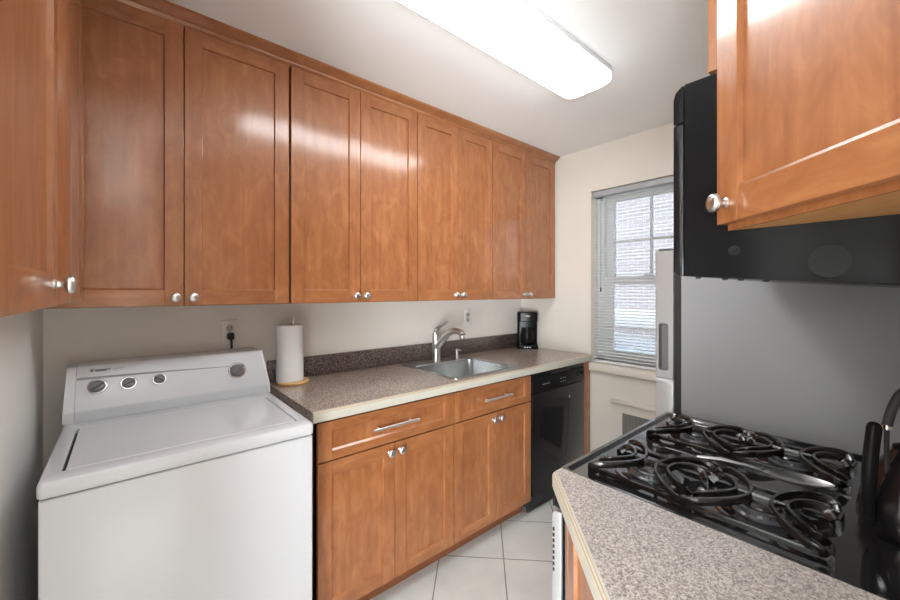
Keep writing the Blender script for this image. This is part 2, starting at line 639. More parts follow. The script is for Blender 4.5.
# ------------------------------------------------------------ things outside the window
b = BM(); box(b, 2.9, 14, -6, 12, -0.95, -0.9); struct('ground', b, M['asphalt'])
bd = thing('brick_building', 'pale brick building across the way, seen through the blind', 'building', (9.0, 4.0, -0.9))
b = BM(); box(b, 9.0, 9.4, -4, 11, -0.9, 6.5); obj('wall', b, M['brick'], bd)
b = BM(); box(b, 8.92, 9.0, -4, 11, 0.55, 0.95, bev=0.02); obj('stone_band', b, M['stone'], bd)
for yc in (1.2, 5.6):
    b = BM(); box(b, 8.95, 9.0, yc - 0.5, yc + 0.5, 1.6, 3.2, bev=0.01)
    wf = obj('window', b, M['stone'], bd)
    b = BM(); box(b, 8.94, 8.952, yc - 0.43, yc + 0.43, 1.68, 3.12)
    obj('pane', b, M['cargl'], wf)
car = thing('parked_car', 'silver blue car parked outside, seen low through the window blind', 'car', (6.6, 3.2, -0.9))
b = BM()
side = [(-2.1, 0.35), (-2.12, 0.75), (-1.95, 0.95), (-1.15, 1.02), (-0.55, 1.42), (0.75, 1.45), (1.45, 1.05), (2.0, 0.98), (2.12, 0.7), (2.1, 0.35)]
prism(b, [(3.2 + y, -0.9 + z) for y, z in side], 5.8, 7.4, axis=0, bev=0.07, seg=3)
obj('body', b, M['car'], car)
for xx in (5.788, 7.404):
    b = BM()
    prism(b, [(3.2 + y, -0.9 + z) for y, z in [(-0.95, 1.05), (-0.48, 1.36), (0.68, 1.38), (1.2, 1.07)]], xx, xx + 0.008, axis=0)
    obj('side_window', b, M['cargl'], car)
for yy in (-1.3, 1.3):
    for xx in (5.79, 7.21):
        b = BM()
        lathe(b, [(0.0, 0), (0.2, 0.0), (0.3, 0.0), (0.33, 0.03), (0.33, 0.17), (0.3, 0.2), (0.0, 0.2)], mtx=face_mtx((xx, 3.2 + yy, -0.57), (1, 0, 0)), mi=0)
        obj('wheel', b, M['rubber'], car)

# ------------------------------------------------------------ blind
bl = thing('window_blind', 'white horizontal slat blind lowered over the window', 'blind', (XR + 0.03, 1.09, WZ0 + 0.01))
b = BM(); box(b, XR + 0.008, XR + 0.052, WY0 + 0.008, WY1 - 0.006, WZ1 - 0.042, WZ1 - 0.004, bev=0.003)
obj('headrail', b, mat('headrail_metal', (0.42, 0.44, 0.46), 0.4), bl)
b = BM()
z = WZ0 + 0.045
while z < WZ1 - 0.05:
    xc, hw, tl = XR + 0.03, 0.0125, R(9)
    loops = []
    for yy in (WY0 + 0.012, WY1 - 0.012):
        lp = []
        for k in range(5):
            u = -1 + k / 2
            lp.append((xc + u * hw * math.cos(tl), yy, z + u * hw * math.sin(tl) + 0.0016 * (1 - u * u) + 0.0003))
        for k in range(5):
            u = 1 - k / 2
            lp.append((xc + u * hw * math.cos(tl), yy, z + u * hw * math.sin(tl) + 0.0016 * (1 - u * u) - 0.0003))
        loops.append(lp)
    loft(b, loops)
    z += 0.0212
obj('slats', b, M['slat'], bl)
b = BM(); box(b, XR + 0.018, XR + 0.044, WY0 + 0.012, WY1 - 0.012, WZ0 + 0.008, WZ0 + 0.024, bev=0.004)
obj('bottom_rail', b, M['slat'], bl)
for yy in (0.83, 1.09, 1.36):
    for xx in (XR + 0.0165, XR + 0.0435):
        b = BM(); cyl(b, (xx, yy, WZ0 + 0.02), (xx, yy, WZ1 - 0.04), 0.0009, seg=6); obj('ladder_cord', b, M['slat'], bl)
b = BM()
cyl(b, (XR + 0.004, 1.385, 1.40), (XR + 0.006, 1.385, WZ1 - 0.045), 0.0012, seg=6)
lathe(b, [(0.002, 0), (0.006, 0.004), (0.004, 0.03), (0.001, 0.032)], c=(XR + 0.004, 1.385, 1.375), seg=10)
obj('pull_cord', b, M['dgrey'], bl)

# ------------------------------------------------------------ radiator cover under the window
rc = thing('radiator_cover', 'cream painted radiator cover on the wall below the window', 'radiator cover', (XR - 0.02, 1.0, 0))
b = BM()
y0, y1 = 0.55, 1.30
for a in ((y0, y1, 0.545, 0.625), (y0, y1, 0.0, 0.12), (1.225, y1, 0.12, 0.545), (y0, y0 + 0.06, 0.12, 0.545)):
    box(b, XR - 0.009, XR - 0.001, a[0], a[1], a[2], a[3])
obj('panel', b, M['walle'], rc)
b = BM(); box(b, XR - 0.026, XR - 0.001, y0, y1 + 0.005, 0.606, 0.632, bev=0.005)
obj('ledge', b, M['walle'], rc)
b = BM()
box(b, XR - 0.006, XR - 0.001, y0 + 0.06, 1.225, 0.12, 0.545)
for k in range(28):
    yy = y0 + 0.075 + k * 0.0215
    box(b, XR - 0.008, XR - 0.005, yy, yy + 0.008, 0.13, 0.535)
obj('grille', b, M['grille'], rc)


# ------------------------------------------------------------ cabinet builders (front looks along local -Y)
def knob(parent, x, z, yf):
    b = BM()
    lathe(b, [(0.0095, 0), (0.0095, 0.002), (0.007, 0.004), (0.006, 0.009), (0.0075, 0.013), (0.0148, 0.016), (0.0172, 0.0195),
              (0.0172, 0.024), (0.015, 0.0275), (0.010, 0.030), (0.0, 0.031)], mtx=face_mtx((x, yf, z), (0, -1, 0)), seg=24)
    return obj('knob', b, M['nickel'], parent, local=True)


def shaker(parent, name, x0, x1, z0, z1, yf, fs=0.058, fr=0.058, th=0.02, kn=None):
    b = BM()
    e = 0.0018
    box(b, x0, x0 + fs, yf, yf + th, z0, z1, 0, e)
    box(b, x1 - fs, x1, yf, yf + th, z0, z1, 0, e)
    box(b, x0 + fs - 0.0005, x1 - fs + 0.0005, yf + 0.0002, yf + th, z0, z0 + fr, 1, e)
    box(b, x0 + fs - 0.0005, x1 - fs + 0.0005, yf + 0.0002, yf + th, z1 - fr, z1, 1, e)
    # inner moulding slope and recessed panel
    i0, i1, j0, j1 = x0 + fs, x1 - fs, z0 + fr, z1 - fr
    s, dp = 0.0065, 0.0095
    lp0 = [(i0, yf + 0.002, j0), (i1, yf + 0.002, j0), (i1, yf + 0.002, j1), (i0, yf + 0.002, j1)]
    e2 = 0.0018
    lp1 = [(i0 + e2, yf + dp, j0 + s), (i1 - e2, yf + dp, j0 + s), (i1 - e2, yf + dp, j1 - e2), (i0 + e2, yf + dp, j1 - e2)]
    loft(b, [lp0, lp1], 0, False, True)
    o = obj(name, b, [M['woodv'], M['woodh']], parent, local=True, sharp=20)
    if kn:
        knob(o, kn[0], kn[1], yf)
    return o


def bar_pull(parent, xc, z, yf, ln):
    b = BM()
    cyl(b, (xc - ln / 2, yf - 0.03, z), (xc + ln / 2, yf - 0.03, z), 0.0064, seg=16)
    for s in (-1, 1):
        cyl(b, (xc + s * ln * 0.36, yf, z), (xc + s * ln * 0.36, yf - 0.03, z), 0.0042, seg=12)
    return obj('bar_pull', b, M['pull'], parent, local=True)


# ------------------------------------------------------------ wall cabinets above the sink run
UF, UB, UT = 1.75, 1.322, 2.384
lab = ['tall maple wall cabinet over the washer, widest pair of doors',
       'maple wall cabinet above the paper towel roll',
       'narrow pair of maple wall cabinet doors above the sink faucet',
       'maple wall cabinet in the corner over the coffee maker']
runs = [(-0.213, 0.171, 0.555), (0.563, 0.902, 1.2515), (1.2545, 1.564, 1.8625), (1.8655, 2.216, 2.578)]
for i, (xa, xm, xb) in enumerate(runs):
    t = thing('wall_cabinet', lab[i], 'cabinet', (xa, YN - 0.002, UB), 0, 'maple wall cabinets above the sink run')
    b = BM()
    box(b, xa + 0.001, xb - 0.001, UF + 0.022, YN - 0.002, UB, UT, bev=0.001)
    obj('carcass', b, M['woodv'], t)
    yl = UF - (YN - 0.002)          # local front
    for k, (p, q) in enumerate(((xa + 0.001, xm - 0.0015), (xm + 0.0015, xb - 0.001))):
        kx = (q - 0.026) if k == 0 else (p + 0.026)
        shaker(t, 'door', p - xa, q - xa, 0.003, UT - UB - 0.002, yl, kn=(kx - xa, 0.034))
# crown moulding
b = BM()
prof = [(1.762, 2.380), (1.757, 2.384), (1.752, 2.392), (1.750, 2.400), (1.738, 2.405), (1.722, 2.417), (1.714, 2.421), (1.714, 2.4295), (1.80, 2.4295), (1.80, 2.380)]
prism(b, prof, XL + 0.002, 2.592, axis=0)
t = struct('trim_3', b, M['woodh'])

# ------------------------------------------------------------ shallow cabinet on the left wall
t = thing('wall_cabinet', 'shallow maple cabinet on the left wall, nearest door with knob', 'cabinet', (XL + 0.002, 0.602, 1.350), R(90))
LX = -0.100 - (XL + 0.002)
b = BM()
box(b, XL + 0.002, -0.122, 0.602, 1.715, 1.348, UT, bev=0.001)
obj('carcass', b, M['woodv'], t)
shaker(t, 'door', 0.0, 1.075 - 0.602, 0.0, UT - 1.352, -LX, kn=(1.022 - 0.602, 0.042))
b = BM()
box(b, 1.080 - 0.602, 1.53 - 0.602, -LX, -LX + 0.02, 0.0, UT - 1.352, bev=0.002)
obj('filler_board', b, M['woodv'], t, local=True)
b = BM()
box(b, 1.534 - 0.602, 1.712 - 0.602, -LX, -LX + 0.02, 0.0, UT - 1.352, bev=0.002)
obj('end_board', b, M['woodv'], t, local=True)

# ------------------------------------------------------------ base cabinets
DF = D + 0.015
lab = ['maple base cabinet with wide drawer, beside the washer', 'narrower maple base cabinet below the sink, beside the dishwasher']
for i, (xa, xm, xb, ln) in enumerate(((0.569, 0.921, 1.2705, 0.235), (1.2735, 1.587, 1.8985, 0.22))):
    t = thing('base_cabinet', lab[i], 'cabinet', (xa, YN - 0.002, 0), 0, 'maple base cabinets')
    b = BM()
    # open-topped carcass so that the sink can hang inside
    yb = YN - 0.002
    box(b, xa, xa + 0.018, DF + 0.022, yb, 0.09, 0.871)
    box(b, xb - 0.018, xb, DF + 0.022, yb, 0.09, 0.871)
    box(b, xa, xb, DF + 0.022, DF + 0.04, 0.09, 0.871)
    box(b, xa, xb, yb - 0.01, yb, 0.09, 0.871)
    box(b, xa, xb, DF + 0.022, yb, 0.09, 0.108)
    obj('carcass', b, M['woodv'], t)
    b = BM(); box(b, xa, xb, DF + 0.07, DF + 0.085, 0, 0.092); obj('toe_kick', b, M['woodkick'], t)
    yl = DF - yb
    d_ = shaker(t, 'drawer', 0.002, xb - xa - 0.002, 0.707, 0.862, yl, 0.058, 0.036)
    bar_pull(d_, xm - xa, 0.786, yl + 0.008, ln)
    shaker(t, 'door', 0.002, xm - xa - 0.0015, 0.093, 0.702, yl, kn=(xm - xa - 0.028, 0.665))
    shaker(t, 'door', xm - xa + 0.0015, xb - xa - 0.002, 0.093, 0.702, yl, kn=(xm - xa + 0.028, 0.665))
b = BM(); box(b, 2.4985, 2.588, DF - 0.002, YN - 0.002, 0.0, 0.871, bev=0.001)
tag(obj('end_panel', b, M['woodv']), 'narrow maple end panel between the dishwasher and the window wall', 'panel')

# ------------------------------------------------------------ dishwasher
dw = thing('dishwasher', 'black dishwasher under the counter at the far end', 'dishwasher', (2.197, DF, 0))
dx0, dx1 = 1.902, 2.4945
b = BM(); box(b, dx0 + 0.004, dx1 - 0.004, DF + 0.02, YN - 0.05, 0.03, 0.868); obj('tub', b, M['blackm'], dw)
b = BM(); box(b, dx0, dx1, DF - 0.008, DF + 0.02, 0.115, 0.742, bev=0.004); obj('door', b, M['black'], dw)
b = BM()
box(b, dx0, dx1, DF - 0.010, DF + 0.02, 0.746, 0.839, bev=0.003)
box(b, dx0, dx1, DF - 0.004, DF + 0.02, 0.838, 0.868, bev=0.002)
cp = obj('control_panel', b, M['blacks'], dw)
b = BM(); box(b, 2.10, 2.33, DF - 0.0046, DF + 0.01, 0.841, 0.857); obj('latch_recess', b, M['gap'], cp)
b = BM(); box(b, dx0 + 0.002, dx1 - 0.002, DF - 0.0085, DF - 0.003, 0.859, 0.866, bev=0.001); obj('top_lip', b, M['black'], cp)
b = BM()
for k, wd in enumerate((0.012, 0.01, 0.013, 0.009, 0.012, 0.008)):
    xx = 2.0 + k * 0.0135
    box(b, xx, xx + wd * 0.85, DF - 0.0118, DF - 0.0108, 0.790, 0.7935)
obj('lettering', b, M['greyl'], cp)
b = BM()
for k in range(3):
    for j in range(2):
        box(b, 2.195 + k * 0.025, 2.208 + k * 0.025, DF - 0.0118, DF - 0.0108, 0.778 + j * 0.022, 0.781 + j * 0.022)
obj('button_marks', b, M['grey'], cp)
b = BM()
prism(b, [(2.395, 0.790), (2.430, 0.790), (2.421, 0.828), (2.410, 0.834)], DF - 0.0125, DF - 0.010, axis=1)
obj('steam_vent', b, M['gap'], cp)
b = BM(); cyl(b, (2.452, DF - 0.010, 0.806), (2.452, DF - 0.018, 0.806), 0.012); obj('dial', b, M['blacks'], cp)
b = BM(); box(b, dx0 + 0.003, dx1 - 0.003, DF + 0.03, DF + 0.045, 0.0, 0.112, bev=0.002); obj('toe_panel', b, M['blackm'], dw)
b = BM(); box(b, 2.30, 2.312, DF - 0.0092, DF - 0.0075, 0.655, 0.672); obj('badge', b, M['nickel'], dw)

# ------------------------------------------------------------ sink counter
EDGE = [(-0.012, 0.0), (-0.0065, -0.001), (-0.0052, -0.0028), (-0.0022, -0.005), (-0.0012, -0.0078), (0.0, -0.010), (0.0, -0.040), (-0.002, -0.042), (-0.012, -0.042)]
EM = [0, 1, 0, 1, 0, 0, 0, 0]


def edge_band(bm, path, normals):
    loops = []
    for (px, py), (nx, ny) in zip(path, normals):
        loops.append([(px + nx * o_, py + ny * o_, CT + z_) for o_, z_ in EDGE])
    t = bmesh.new()
    rows = [[t.verts.new(p) for p in lp] for lp in loops]
    for a, c_ in zip(rows[:-1], rows[1:]):
        for i in range(len(EDGE) - 1):
            t.faces.new([a[i], a[i + 1], c_[i + 1], c_[i]]).material_index = EM[i]
    t.faces.new(rows[0]).material_index = 0
    t.faces.new(rows[-1][::-1]).material_index = 0
    bmesh.ops.recalc_face_normals(t, faces=t.faces[:])
    merge(bm, t)


ct = thing('countertop', 'long speckled brown laminate countertop with cream edge, holding the sink', 'countertop', (1.57, 1.78, 0.872))
HX0, HX1, HY0, HY1 = 1.335, 1.825, 1.522, 2.0
b = BM()
y0, y1 = D + 0.012, YN - 0.002
for a in ((0.548, HX0, y0, y1), (HX1, XR - 0.002, y0, y1), (HX0, HX1, y0, HY0), (HX0, HX1, HY1, y1)):
    box(b, a[0], a[1], a[2], a[3], 0.872, CT)
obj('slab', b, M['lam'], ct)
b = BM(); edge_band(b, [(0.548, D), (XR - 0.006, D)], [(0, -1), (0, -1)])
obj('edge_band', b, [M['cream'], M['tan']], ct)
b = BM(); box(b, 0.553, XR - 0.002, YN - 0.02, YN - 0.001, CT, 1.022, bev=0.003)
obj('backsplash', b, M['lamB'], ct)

# sink
sk = thing('kitchen_sink', 'square stainless steel sink set into the speckled counter', 'sink', (1.58, 1.77, 0.74))
ox0, ox1, oy0, oy1 = 1.312, 1.848, 1.498, 2.035
ix0, ix1, iy0, iy1 = 1.345, 1.815, 1.532, 1.925
b = BM()
loft(b, [rrect(ox0, ox1, oy0, oy1, 0.03, CT + 0.0005), rrect(ox0 + 0.002, ox1 - 0.002, oy0 + 0.002, oy1 - 0.002, 0.03, CT + 0.004),
         rrect(ox0 + 0.008, ox1 - 0.008, oy0 + 0.008, oy1 - 0.008, 0.028, CT + 0.005),
         rrect(ox0 + 0.012, ox1 - 0.012, oy0 + 0.012, oy1 - 0.012, 0.026, CT + 0.0032),
         rrect(ix0 - 0.004, ix1 + 0.004, iy0 - 0.004, iy1 + 0.004, 0.05, CT + 0.0032)], cap0=False, cap1=False)
obj('rim', b, M['steel'], sk)
b = BM()
loft(b, [rrect(ix0 - 0.004, ix1 + 0.004, iy0 - 0.004, iy1 + 0.004, 0.05, CT + 0.0032), rrect(ix0, ix1, iy0, iy1, 0.05, CT - 0.002),
         rrect(ix0 + 0.006, ix1 - 0.006, iy0 + 0.006, iy1 - 0.006, 0.05, 0.77), rrect(ix0 + 0.02, ix1 - 0.02, iy0 + 0.02, iy1 - 0.02, 0.045, 0.748),
         rrect(ix0 + 0.05, ix1 - 0.05, iy0 + 0.05, iy1 - 0.05, 0.03, 0.742)], cap0=False)
obj('basin', b, M['steel'], sk)
b = BM(); lathe(b, [(0.045, 0), (0.043, 0.002), (0.03, 0.0015), (0.028, 0.0005), (0.0, 0.0005)], c=(1.58, 1.74, 0.7424)); obj('drain', b, M['chrome'], sk)

# faucet
fx, fy, fz = 1.566, 1.978, CT + 0.0034
fc = thing('kitchen_faucet', 'brushed nickel pull-out faucet behind the sink', 'faucet', (fx, fy, fz))
b = BM()
lathe(b, [(0.030, 0), (0.030, 0.004), (0.026, 0.008)], c=(fx, fy, fz))
pts = smooth_path([(fx, fy, fz + 0.004), (fx, fy, fz + 0.06), (fx, fy + 0.002, fz + 0.12), (fx, fy + 0.008, fz + 0.165), (fx, fy + 0.006, fz + 0.185)], 6)
n = len(pts)
tube(b, pts, 0.0275, 18, scale=[1.0 - 0.12 * i / n for i in range(n - 3)] + [0.8, 0.66, 0.35])
obj('body', b, M['nickel'], fc)
b = BM()
pts = smooth_path([(fx, fy - 0.004, fz + 0.085), (fx, fy - 0.06, fz + 0.14), (fx, fy - 0.125, fz + 0.192), (fx + 0.006, fy - 0.18, fz + 0.212), (fx + 0.012, fy - 0.225, fz + 0.206), (fx + 0.015, fy - 0.25, fz + 0.192)], 7)
n = len(pts)
tube(b, pts, 0.0195, 16, scale=[1.15 - 0.25 * i / n for i in range(n)])
sp = obj('spout', b, M['nickel'], fc)
b = BM(); cyl(b, (fx + 0.013, fy - 0.232, fz + 0.20), (fx + 0.014, fy - 0.245, fz + 0.168), 0.0175, 0.0155); obj('spray_head', b, M['chrome'], sp)
b = BM()
pts = smooth_path([(fx, fy + 0.004, fz + 0.178), (fx, fy - 0.005, fz + 0.208), (fx, fy - 0.035, fz + 0.232), (fx, fy - 0.075, fz + 0.248), (fx, fy - 0.115, fz + 0.268)], 6)
n = len(pts)
tube(b, pts, 0.0195, 14, scale=[1.15 - 0.7 * (i / n) ** 0.8 for i in range(n)], sy=0.6)
obj('lever', b, M['nickel'], fc)

sx, sy = 1.755, 1.985
sd = thing('soap_dispenser', 'small metal soap dispenser right of the faucet', 'soap dispenser', (sx, sy, fz))
b = BM(); lathe(b, [(0.016, 0), (0.016, 0.004), (0.011, 0.008), (0.0095, 0.045), (0.011, 0.047), (0.011, 0.058), (0.0, 0.06)], c=(sx, sy, fz)); obj('body', b, M['nickel'], sd)
b = BM(); tube(b, smooth_path([(sx, sy, fz + 0.054), (sx, sy - 0.02, fz + 0.058), (sx, sy - 0.042, fz + 0.052)], 5), 0.0048, 10); obj('nozzle', b, M['nickel'], sd)

# ------------------------------------------------------------ outlets
def outlet(xc, zc, label):
    y = YN
    t = thing('wall_outlet', label, 'outlet', (xc, y, zc), 0, 'wall outlets')
    b = BM(); box(b, xc - 0.036, xc + 0.036, y - 0.006, y - 0.0002, zc - 0.059, zc + 0.059, bev=0.003); pl = obj('cover_plate', b, M['ivory'], t)
    for s in (-1, 1):
        b = BM()
        lathe(b, [(0.017, 0), (0.0165, 0.0018), (0.0, 0.002)], mtx=face_mtx((xc, y - 0.006, zc + s * 0.0195), (0, -1, 0)))
        so = obj('socket', b, M['sock'], t)
        b = BM()
        for dx in (-0.0065, 0.0065):
            box(b, xc + dx - 0.0012, xc + dx + 0.0012, y - 0.0086, y - 0.0075, zc + s * 0.0195 - 0.002, zc + s * 0.0195 + 0.007)
        cyl(b, (xc, y - 0.0075, zc + s * 0.0195 - 0.008), (xc, y - 0.0086, zc + s * 0.0195 - 0.008), 0.0024, seg=10)
        obj('slots', b, M['gap'], so)
    b = BM(); cyl(b, (xc, y - 0.006, zc), (xc, y - 0.0072, zc), 0.003, seg=12); obj('screw', b, M['nickel'], t)


outlet(0.387, 1.181, 'ivory wall outlet above the washer with a black plug in it')
outlet(1.962, 1.183, 'ivory wall outlet above the sink backsplash, empty')

# power cord
pc = thing('power_cord', 'black power cord plugged in above the washer', 'cord', (0.388, YN - 0.01, 1.16))
b = BM(); box(b, 0.375, 0.401, YN - 0.042, YN - 0.0088, 1.146, 1.178, bev=0.006, seg=3); obj('plug', b, M['blackm'], pc)
b = BM()
tube(b, smooth_path([(0.388, YN - 0.034, 1.150), (0.389, YN - 0.034, 1.125), (0.392, YN - 0.028, 1.08), (0.396, YN - 0.02, 1.0), (0.40, YN - 0.018, 0.8)], 6), 0.0052, 8)
obj('cord', b, M['blackm'], pc)

# ------------------------------------------------------------ paper towels
tx, ty = 0.650, 1.988
ph = thing('paper_towel_holder', 'round bamboo and metal paper towel holder on the counter', 'paper towel holder', (tx, ty, CT))
b = BM(); lathe(b, [(0.072, 0), (0.076, 0.003), (0.077, 0.010), (0.073, 0.016), (0.0, 0.016)], c=(tx, ty, CT + 0.0003), seg=40); obj('base', b, M['bamboo'], ph)
b = BM()
cyl(b, (tx, ty, CT + 0.016), (tx, ty, CT + 0.325), 0.005)
lathe(b, [(0.005, 0), (0.009, 0.003), (0.0095, 0.010), (0.007, 0.016), (0.0, 0.018)], c=(tx, ty, CT + 0.322))
obj('rod', b, M['nickel'], ph)
b = BM()
pr = []
lathe(b, [(0.021, 0.0), (0.063, 0.0), (0.0645, 0.002), (0.0645, 0.277), (0.063, 0.279), (0.021, 0.279), (0.021, 0.0)], c=(tx - 0.014, ty + 0.006, CT + 0.0167), seg=48, cap0=False, cap1=False)
tag(obj('paper_towel_roll', b, M['paper']), 'white paper towel roll standing on the bamboo holder', 'paper towels')

# ------------------------------------------------------------ coffee maker
cm = thing('coffee_maker', 'small black coffee maker in the counter corner', 'coffee maker', (2.506, 1.967, CT), R(-50))
b = BM(); loft(b, [rrect(-0.083, 0.083, -0.075, 0.075, 0.03, 0.0), rrect(-0.085, 0.085, -0.077, 0.077, 0.03, 0.004), rrect(-0.085, 0.085, -0.077, 0.077, 0.03, 0.026), rrect(-0.082, 0.082, -0.074, 0.074, 0.03, 0.031)])
obj('base', b, M['blacks'], cm, local=True)
b = BM(); loft(b, [rrect(-0.08, 0.08, -0.012, 0.075, 0.02, 0.03), rrect(-0.08, 0.08, -0.012, 0.075, 0.02, 0.22)])
obj('water_tank', b, M['blacks'], cm, local=True)
b = BM(); loft(b, [rrect(-0.078, 0.078, -0.068, 0.075, 0.03, 0.218), rrect(-0.081, 0.081, -0.075, 0.076, 0.03, 0.224), rrect(-0.081, 0.081, -0.075, 0.076, 0.03, 0.288), rrect(-0.074, 0.074, -0.068, 0.07, 0.028, 0.297)])
hd = obj('brew_head', b, M['blacks'], cm, local=True)
b = BM()
for k, wd in enumerate((0.006, 0.005, 0.006, 0.005, 0.006)):
    box(b, -0.018 + k * 0.0078, -0.018 + k * 0.0078 + wd, -0.0762, -0.0748, 0.262, 0.269)
obj('lettering', b, M['whitep'], hd, local=True)
b = BM(); lathe(b, [(0.035, 0), (0.052, 0.012), (0.057, 0.05), (0.055, 0.09), (0.046, 0.12), (0.047, 0.135), (0.0, 0.137)], c=(0, -0.012, 0.033), seg=32)
cf = obj('carafe', b, M['blacks'], cm, local=True)
b = BM(); tube(b, smooth_path([(0.04, -0.046, 0.155), (0.06, -0.066, 0.145), (0.064, -0.07, 0.10), (0.05, -0.056, 0.065)], 5), 0.006, 10); obj('handle', b, M['blacks'], cf, local=True)
b = BM()
for k in (-0.02, 0.0, 0.02):
    lathe(b, [(0.005, 0), (0.005, 0.002), (0.0, 0.003)], mtx=face_mtx((k, -0.0765, 0.015), (0, -1, 0)), seg=12)
obj('buttons', b, M['nickel'], cm, local=True)

# ------------------------------------------------------------ washing machine
ws = thing('washing_machine', 'white top-loading washing machine with four dials', 'washing machine', (0.175, 1.7, 0))
wx0, wx1, wy0, wy1 = -0.163, 0.512, 1.345, 2.065
b = BM(); box(b, wx0 + 0.003, wx1 - 0.003, wy0 + 0.004, wy1, 0.02, 0.868, bev=0.006, seg=3); obj('cabinet', b, M['enamel'], ws)
b = BM(); box(b, wx0 + 0.008, wx1 - 0.008, wy0 + 0.010, wy1 - 0.01, 0.866, 0.874); obj('shadow_gap', b, M['gap'], ws)
lx0, lx1, ly0, ly1 = -0.122, 0.470, 1.403, 1.80
b = BM()
loft(b, [rrect(wx0 + 0.002, wx1 - 0.002, wy0 + 0.002, wy1, 0.012, 0.872), rrect(wx0, wx1, wy0, wy1, 0.012, 0.876), rrect(wx0, wx1, wy0, wy1, 0.012, 0.903),
         rrect(wx0 + 0.003, wx1 - 0.003, wy0 + 0.003, wy1 - 0.003, 0.012, 0.910), rrect(wx0 + 0.010, wx1 - 0.010, wy0 + 0.010, wy1 - 0.010, 0.012, 0.914),
         rrect(lx0 - 0.004, lx1 + 0.004, ly0 - 0.004, ly1 + 0.004, 0.008, 0.914), rrect(lx0 - 0.002, lx1 + 0.002, ly0 - 0.002, ly1 + 0.002, 0.008, 0.912),
         rrect(lx0 - 0.002, lx1 + 0.002, ly0 - 0.002, ly1 + 0.002, 0.008, 0.895)], cap0=True, cap1=False)
obj('top_panel', b, M['enamel'], ws)
b = BM(); box(b, lx0 - 0.0018, lx1 + 0.0018, ly0 - 0.0018, ly1 + 0.0018, 0.894, 0.898); obj('lid_gap', b, M['gap'], ws)
b = BM()
loft(b, [rrect(lx0 + 0.005, lx1 - 0.002, ly0 + 0.002, ly1, 0.008, 0.899), rrect(lx0 + 0.005, lx1 - 0.002, ly0 + 0.002, ly1, 0.008, 0.912), rrect(lx0 + 0.007, lx1 - 0.004, ly0 + 0.004, ly1 - 0.002, 0.008, 0.9148)])
obj('lid', b, M['enamel'], ws)
# console
CY0, CZ0, CY1, CZ1 = 1.866, 0.955, 1.930, 1.096
prof = [(1.876, 0.9145), (1.8665, 0.950), (CY0, CZ0 + 0.004), (CY1, CZ1), (1.9345, 1.1025), (1.945, 1.106), (2.05, 1.106), (2.062, 1.098), (2.062, 0.9145)]


def console(bm, xa0, xa1, xb0, xb1):
    """xa at the foot, xb at the top"""
    loops = []
    for k in range(2):
        lp = []
        for y, z in prof:
            f = (z - 0.9145) / (1.106 - 0.9145)
            lp.append(((xa0 + (xb0 - xa0) * f) if k == 0 else (xa1 + (xb1 - xa1) * f), y, z))
        loops.append(lp)
    t = bmesh.new()
    loft(t, loops)
    es = [e for e in t.edges if len(e.link_faces) == 2 and e.calc_face_angle(0) > R(60)]
    bmesh.ops.bevel(t, geom=es, offset=0.006, segments=3, profile=0.5, affect='EDGES', clamp_overlap=True)
    merge(bm, t, 0)


b = BM(); console(b, -0.134, 0.500, -0.132, 0.480); cs = obj('console', b, M['enamel'], ws)
b = BM(); console(b, -0.165, -0.1348, -0.157, -0.1328); obj('end_cap', b, M['enamel2'], ws)
b = BM(); console(b, 0.5004, 0.511, 0.4804, 0.490); obj('end_cap', b, M['enamel2'], ws)
nrm = Vector((0, -(CZ1 - CZ0), (CY1 - CY0))).normalized()
sl = Vector((0, CY1 - CY0, CZ1 - CZ0)).normalized()
fm = Matrix(((1, 0, 0, 0), (0, sl.y, nrm.y, 0), (0, sl.z, nrm.z, 0), (0, 0, 0, 1)))


def cpt(x, s):                 # point on the sloping console face, s metres up the slope
    return Vector((x, CY0, CZ0)) + sl * s


SL = math.hypot(CY1 - CY0, CZ1 - CZ0)
b = BM()
loops = []
for k in range(17):
    f = k / 16
    x = -0.130 + f * 0.542
    s = SL * (0.749 + -0.117 * f ** 1.6)
    h_ = 0.0065 * (1 - f) ** 0.7 + 0.0006
    p = cpt(x, s)
    loops.append([p + sl * h_ - nrm * 0.0005, p + nrm * 0.0012 + sl * h_ * 0.4, p - sl * h_ * 0.4 + nrm * 0.0012, p - sl * h_ - nrm * 0.0005])
loft(b, loops)
obj('accent_stripe', b, M['grey'], cs)
b = BM()
text_mesh(b, 'Kenmore', 0.0145, Matrix.Translation(cpt(-0.0696, SL * 0.926) + nrm * 0.0004) @ fm, shear=0.3, depth=0.0003, off=0.0006)
obj('lettering', b, M['gap'], cs)
b = BM()
for x in (-0.004, 0.004, 0.012, 0.02):
    p = cpt(x + -0.0276, SL * 0.916)
    box(b, p.x, p.x + 0.005, p.y - 0.001, p.y + 0.0005, p.z, p.z + 0.003)
obj('model_print', b, M['greyl'], cs)
